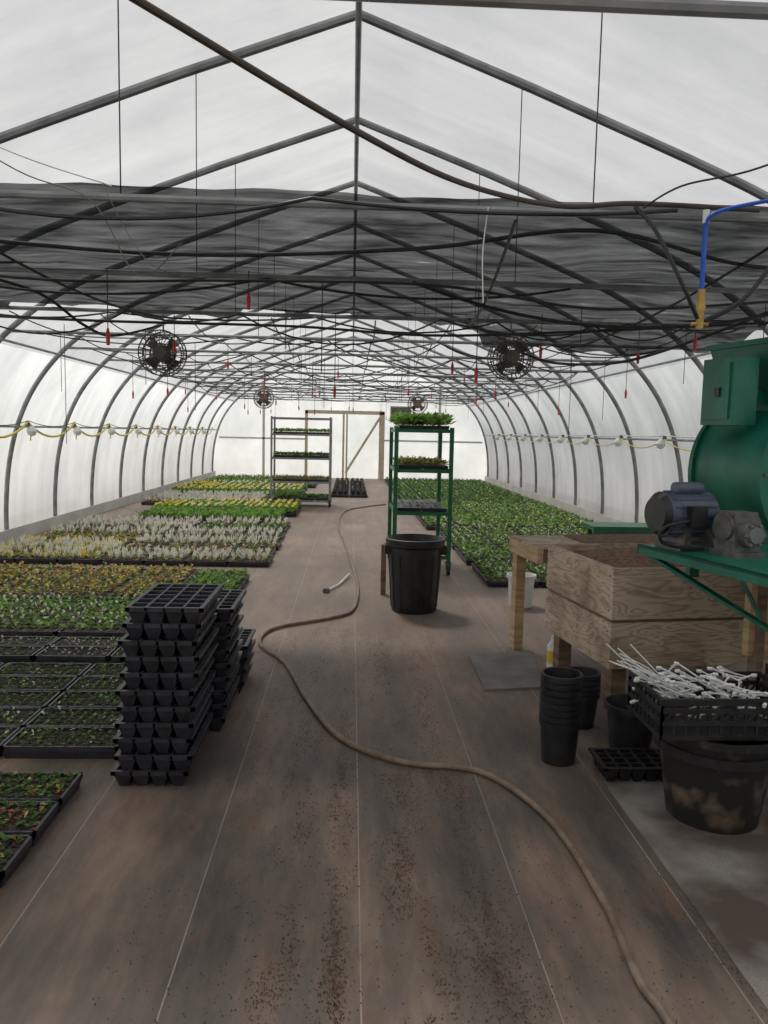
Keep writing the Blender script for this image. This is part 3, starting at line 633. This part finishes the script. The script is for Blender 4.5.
for i in range(120):
    x=random.uniform(1.33,1.76); y=random.uniform(2.97,3.2); z=random.uniform(.46,.60)
    th=math.pi*random.uniform(.7,1.3); e=random.uniform(.0,.5); l=random.uniform(.06,.13)
    if random.random()<.35: th+=math.pi; l*=.6
    dx,dy,dz=math.cos(th)*math.cos(e),math.sin(th)*math.cos(e),math.sin(e)
    b.tube([(x,y,z),(x+dx*l,y+dy*l,z+dz*l)],.0035,'white',n=5)
    ex,ey,ez=x+dx*l,y+dy*l,z+dz*l; b.tube([(ex,ey,ez),(ex+dx*.022,ey+dy*.022,ez+dz*.022-.008)],.0075,'white',n=5)
for i in range(11):
    x=random.uniform(1.35,1.5); y=random.uniform(3.0,3.2); b.tube([(x,y,.5),(x-.14,y+.03,.60+random.uniform(-.02,.02)),(x-.26,y+.05,.68+random.uniform(-.04,.04))],.003,'white',n=5)
b.obj('drip_stakes')
b=MB()
pot(b,(1.46,3.78,.006),.10,.13,.24); b.obj('nursery_pot')
b=MB(); pot(b,(1.82,3.86,.006),.1,.13,.24); b.obj('nursery_pot')
b=MB(); pot(b,(1.75,3.5,.006),.09,.12,.22); b.obj('nursery_pot')
b=MB(); tray_unit(b,1.20,3.38,.004,.38,.22,6,4,'blackpl'); b.obj('cell_tray',smooth=False)
b=MB(); 
for i in range(5): b.lathe([(.07,0),(.09,.17),(.098,.17),(.098,.19),(.085,.19),(.06,.01)],(1.30,4.10,.03*i),'blackpl',n=24)
b.obj('nursery_pot_stack')
b=MB(); b.add([(.86,4.66,.012),(1.25,4.72,.012),(1.35,5.44,.03),(.87,5.42,.012),(.86,4.66,.0),(1.25,4.72,.0),(1.35,5.44,.0),(.87,5.42,.0)],[(0,1,2,3),(7,6,5,4),(0,4,5,1),(1,5,6,2),(2,6,7,3),(3,7,4,0)],'greymat'); b.obj('rubber_mat',smooth=False)
b=MB(); pot(b,(1.62,7.1,0),.11,.13,.3,'white'); b.obj('plastic_bucket')
b=MB(); b.lathe([(0,0),(.045,0),(.045,.16),(.02,.2),(.02,.23),(0,.23)],(1.42,5.15,0),'white',n=16); b.lathe([(.046,.04),(.046,.13)],(1.42,5.15,0),'yellow',n=16); b.obj('spray_bottle')
b=MB(); b.box(2.35,3.15,7.3,7.7,.70,.74,'greendk')
for x in (2.4,3.06): 
    for y in (7.33,7.62): b.box(x,x+.04,y,y+.04,0,.70,'greendk')
b.box(2.35,3.15,7.3,7.34,.64,.70,'greendk'); b.obj('green_bench')
# soil crumbs on floor (clumped by noise, strongest along the walked streaks)
b=MB()
def crumb(x,y,s):
    z=.004; a=random.uniform(0,6.28); p=[(x+s*math.cos(a+k*2.09),y+s*math.sin(a+k*2.09),z-.003) for k in range(3)]+[(x,y,z+s*.6)]
    b.add(p,[(0,1,3),(1,2,3),(2,0,3)],'crumb')
cnt=0; tries=0
while cnt<15000 and tries<400000:
    tries+=1
    x=random.uniform(-.7,2.0); y=1.7+random.random()**1.6*4.5
    v=noise.noise(Vector((x*6,y*1.6,2.3)))*.6+noise.noise(Vector((x*17,y*6,5.1)))*.4
    g=max(math.exp(-((x+.22)/.06)**2),math.exp(-((x+.02)/.04)**2)*.7,math.exp(-((x-.24)/.07)**2),math.exp(-((x-.46)/.08)**2)*.7,math.exp(-((x-1.35)/.16)**2)*.9 if y<3.4 else 0)
    f=.01+ g*max(0,v+.12)*(1.2 if y<3.6 else .45)
    if random.random()<f:
        crumb(x,y,random.uniform(.001,.0038)); cnt+=1
b.obj('spilled_soil',smooth=False)
# ------------------------------------------------------------ light
w=bpy.data.worlds.new('sky'); sc.world=w; w.use_nodes=True; nt=w.node_tree; nt.nodes.clear()
o=N(nt,'ShaderNodeOutputWorld'); bg=N(nt,'ShaderNodeBackground'); bg.inputs[0].default_value=(.93,.96,1,1); bg.inputs[1].default_value=.50
nt.links.new(bg.outputs[0],o.inputs[0])
sd=bpy.data.lights.new('sun','SUN'); sd.energy=4.4; sd.angle=math.radians(9); sd.color=(1,.95,.88)
so=bpy.data.objects.new('sun',sd); sc.collection.objects.link(so); so.rotation_euler=Vector((-.3,.65,1)).to_track_quat('Z','Y').to_euler()
